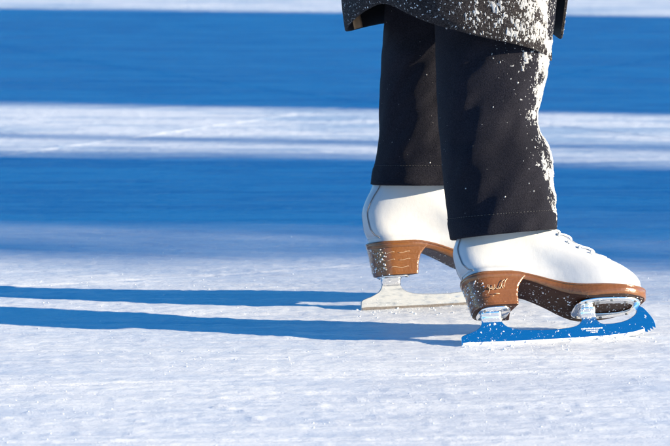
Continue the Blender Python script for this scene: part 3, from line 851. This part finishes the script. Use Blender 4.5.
me = bpy.data.meshes.new('body'); me.from_pydata(toP([j[0] for j in jt]), ed, []); me.materials.append(SKIN)
body = bpy.data.objects.new('body', me); C.objects.link(body); body.parent = person
bpy.context.view_layer.objects.active = body
md = body.modifiers.new('skin', 'SKIN'); md.use_smooth_shade = True
if not me.skin_vertices: 
    bm = bmesh.new(); bm.from_mesh(me); bm.verts.layers.skin.verify(); bm.to_mesh(me); bm.free()
for i, (_, r) in enumerate(jt):
    me.skin_vertices[0].data[i].radius = (r, r); me.skin_vertices[0].data[i].use_root = (i == 0)
ss = body.modifiers.new('sub', 'SUBSURF'); ss.levels = 1; ss.render_levels = 2
# knitted hat
hb = MB(); hb.loft([toP([Vector((wc.x + .015 + r * math.cos(a), wc.y + r * .85 * math.sin(a), z)) for a in np.linspace(0, 2*math.pi, 33)[:-1]]) for z, r in ((1.68, .105), (1.73, .108), (1.78, .09), (1.81, .05), (1.82, .01))], True, False, True)
hb.build('hat', DENIM, person)

# ------------------------------------------------------------------ unseen things placed beside the rink so their shadows cross the ice
nv = Vector((math.sin(R(ALPHA)), math.cos(R(ALPHA)), 0)); sv = Vector((math.cos(R(ALPHA)), -math.sin(R(ALPHA)), 0))
def off(Y, L): return nv * (Y * math.cos(R(ALPHA))) + sv * L       # ground spot whose shadow meets the line of sight at distance Y
rz = R(-ALPHA)
# timber hut added out of view to cast the far shade band
hut = empty('shade_hut', off(9.50, 16), (0, 0, rz)); tag(hut, 'brown timber hut with shingled roof added out of view to shade the far ice', 'hut')
b = MB(); W = 3.42 / 2; b.box((-1.5, -W, 0), (1.5, W, 6.2))
for k in range(20): b.box((-1.52, -W - .012 * 0, .12 + k * .30), (-1.5, W, .14 + k * .30))
b.build('wall', WOOD, hut, False)
b = MB(); b.add([(-1.6, -W, 6.201), (1.6, -W, 6.201), (1.6, W, 6.201), (-1.6, W, 6.201), (0, -W, 7.5), (0, W, 7.5)], [(0, 1, 4), (3, 5, 2), (0, 4, 5, 3), (1, 2, 5, 4), (0, 3, 2, 1)]); b.build('roof', ROOFM, hut, False)
b = MB(); b.box((-1.56, -.5, .1), (-1.521, .4, 2.1)); d_ = b.build('door', ROOFM, hut, False)
b = MB(); b.tube([(-1.6, .3, 1.0), (-1.6, .3, 1.15)], .015); b.build('handle', STEEL, d_)
for yy in (-1.25, 1.1):
    b = MB(); b.box((-1.55, yy - .35, 1.1), (-1.521, yy + .35, 1.9)); f = b.build('window', WOOD, hut, False)
    b = MB(); b.box((-1.56, yy - .3, 1.15), (-1.551, yy + .3, 1.85)); b.build('pane', GLASS, f, False)
# thin post added out of view for the narrow streak of shade
lp = empty('shade_post', off(7.03, 14), (0, 0, rz)); tag(lp, 'slim grey lamp post added out of view to cast a thin shade streak', 'lamp post')
b = MB(); b.tube([(0, 0, 0), (0, 0, .3), (0, 0, .32), (0, 0, 6.5)], [.09, .09, .042, .036], 16); b.build('pole', STEEL, lp)
b = MB(); b.tube([(0, 0, 6.5), (0, 0, 6.6), (0, 0, 6.9), (0, 0, 7.0)], [.06, .16, .22, .05], 16); b.build('lamp_head', STEEL, lp)
# stout bare trunk
tr = empty('old_tree', off(6.30, 17), (0, 0, 0)); tag(tr, 'stout old tree with a straight thick trunk beyond the right edge', 'tree')
b = MB(); b.tube([(0, 0, 0), (0, 0, .4), (0, 0, 3), (0, 0, 8), (0, 0, 11)], [.52, .40, .38, .36, .22], 24); b.build('trunk', BARK, tr)
b = MB(); rg = random.Random(2)
for k in range(26):
    a = rg.uniform(0, 6.28); z = rg.uniform(7.6, 10.8); L = rg.uniform(1.2, 2.6); p = Vector((0, 0, z)); pts_ = [p]
    for j in range(5): p = p + Vector((math.cos(a) * L / 5, math.sin(a) * L / 5, L / 5 * rg.uniform(.3, .9))); pts_.append(p.copy()); a += rg.uniform(-.3, .3)
    b.tube(pts_, [.08, .065, .05, .035, .02, .008], 6)
b.build('crown', BARK, tr)
# spruce with ragged edge: gives the soft border of the shade
def spruce(Y, L, half, name_label, seed, H=14.0, nleaf=9000):
    t_ = empty('spruce_tree', off(Y, L)); tag(t_, name_label, 'tree')
    b = MB(); b.tube([(0, 0, 0), (0, 0, H * .95)], [.20, .02], 12); b.build('trunk', BARK, t_)
    rs = np.random.default_rng(seed); z = 1.0 + (H - 1.0) * rs.random(nleaf) ** 1.15
    rad = half * (H - z); rr_ = rad * rs.beta(1.0, 2.2, nleaf); a = rs.random(nleaf) * 6.283
    cen = np.stack([rr_ * np.cos(a), rr_ * np.sin(a), z - rr_ * .35], -1)
    s = rs.uniform(.04, .11, nleaf); d1 = rs.normal(size=(nleaf, 3)); d2 = rs.normal(size=(nleaf, 3))
    d1 /= np.linalg.norm(d1, axis=1)[:, None]; d2 /= np.linalg.norm(d2, axis=1)[:, None]
    V = np.stack([cen - d1 * s[:, None] * 1.6, cen + d2 * s[:, None] * .7, cen + d1 * s[:, None] * 1.6, cen - d2 * s[:, None] * .7], 1).reshape(-1, 3)
    me = bpy.data.meshes.new('crown'); me.from_pydata(V.tolist(), [], [(4*i, 4*i+1, 4*i+2, 4*i+3) for i in range(nleaf)]); me.materials.append(NEEDLE)
    o = bpy.data.objects.new('crown', me); C.objects.link(o); o.parent = t_
spruce(5.92, 24, .85, 'dark bushy spruce tree beyond the right edge behind the old tree', 3, 8.55, 9000)
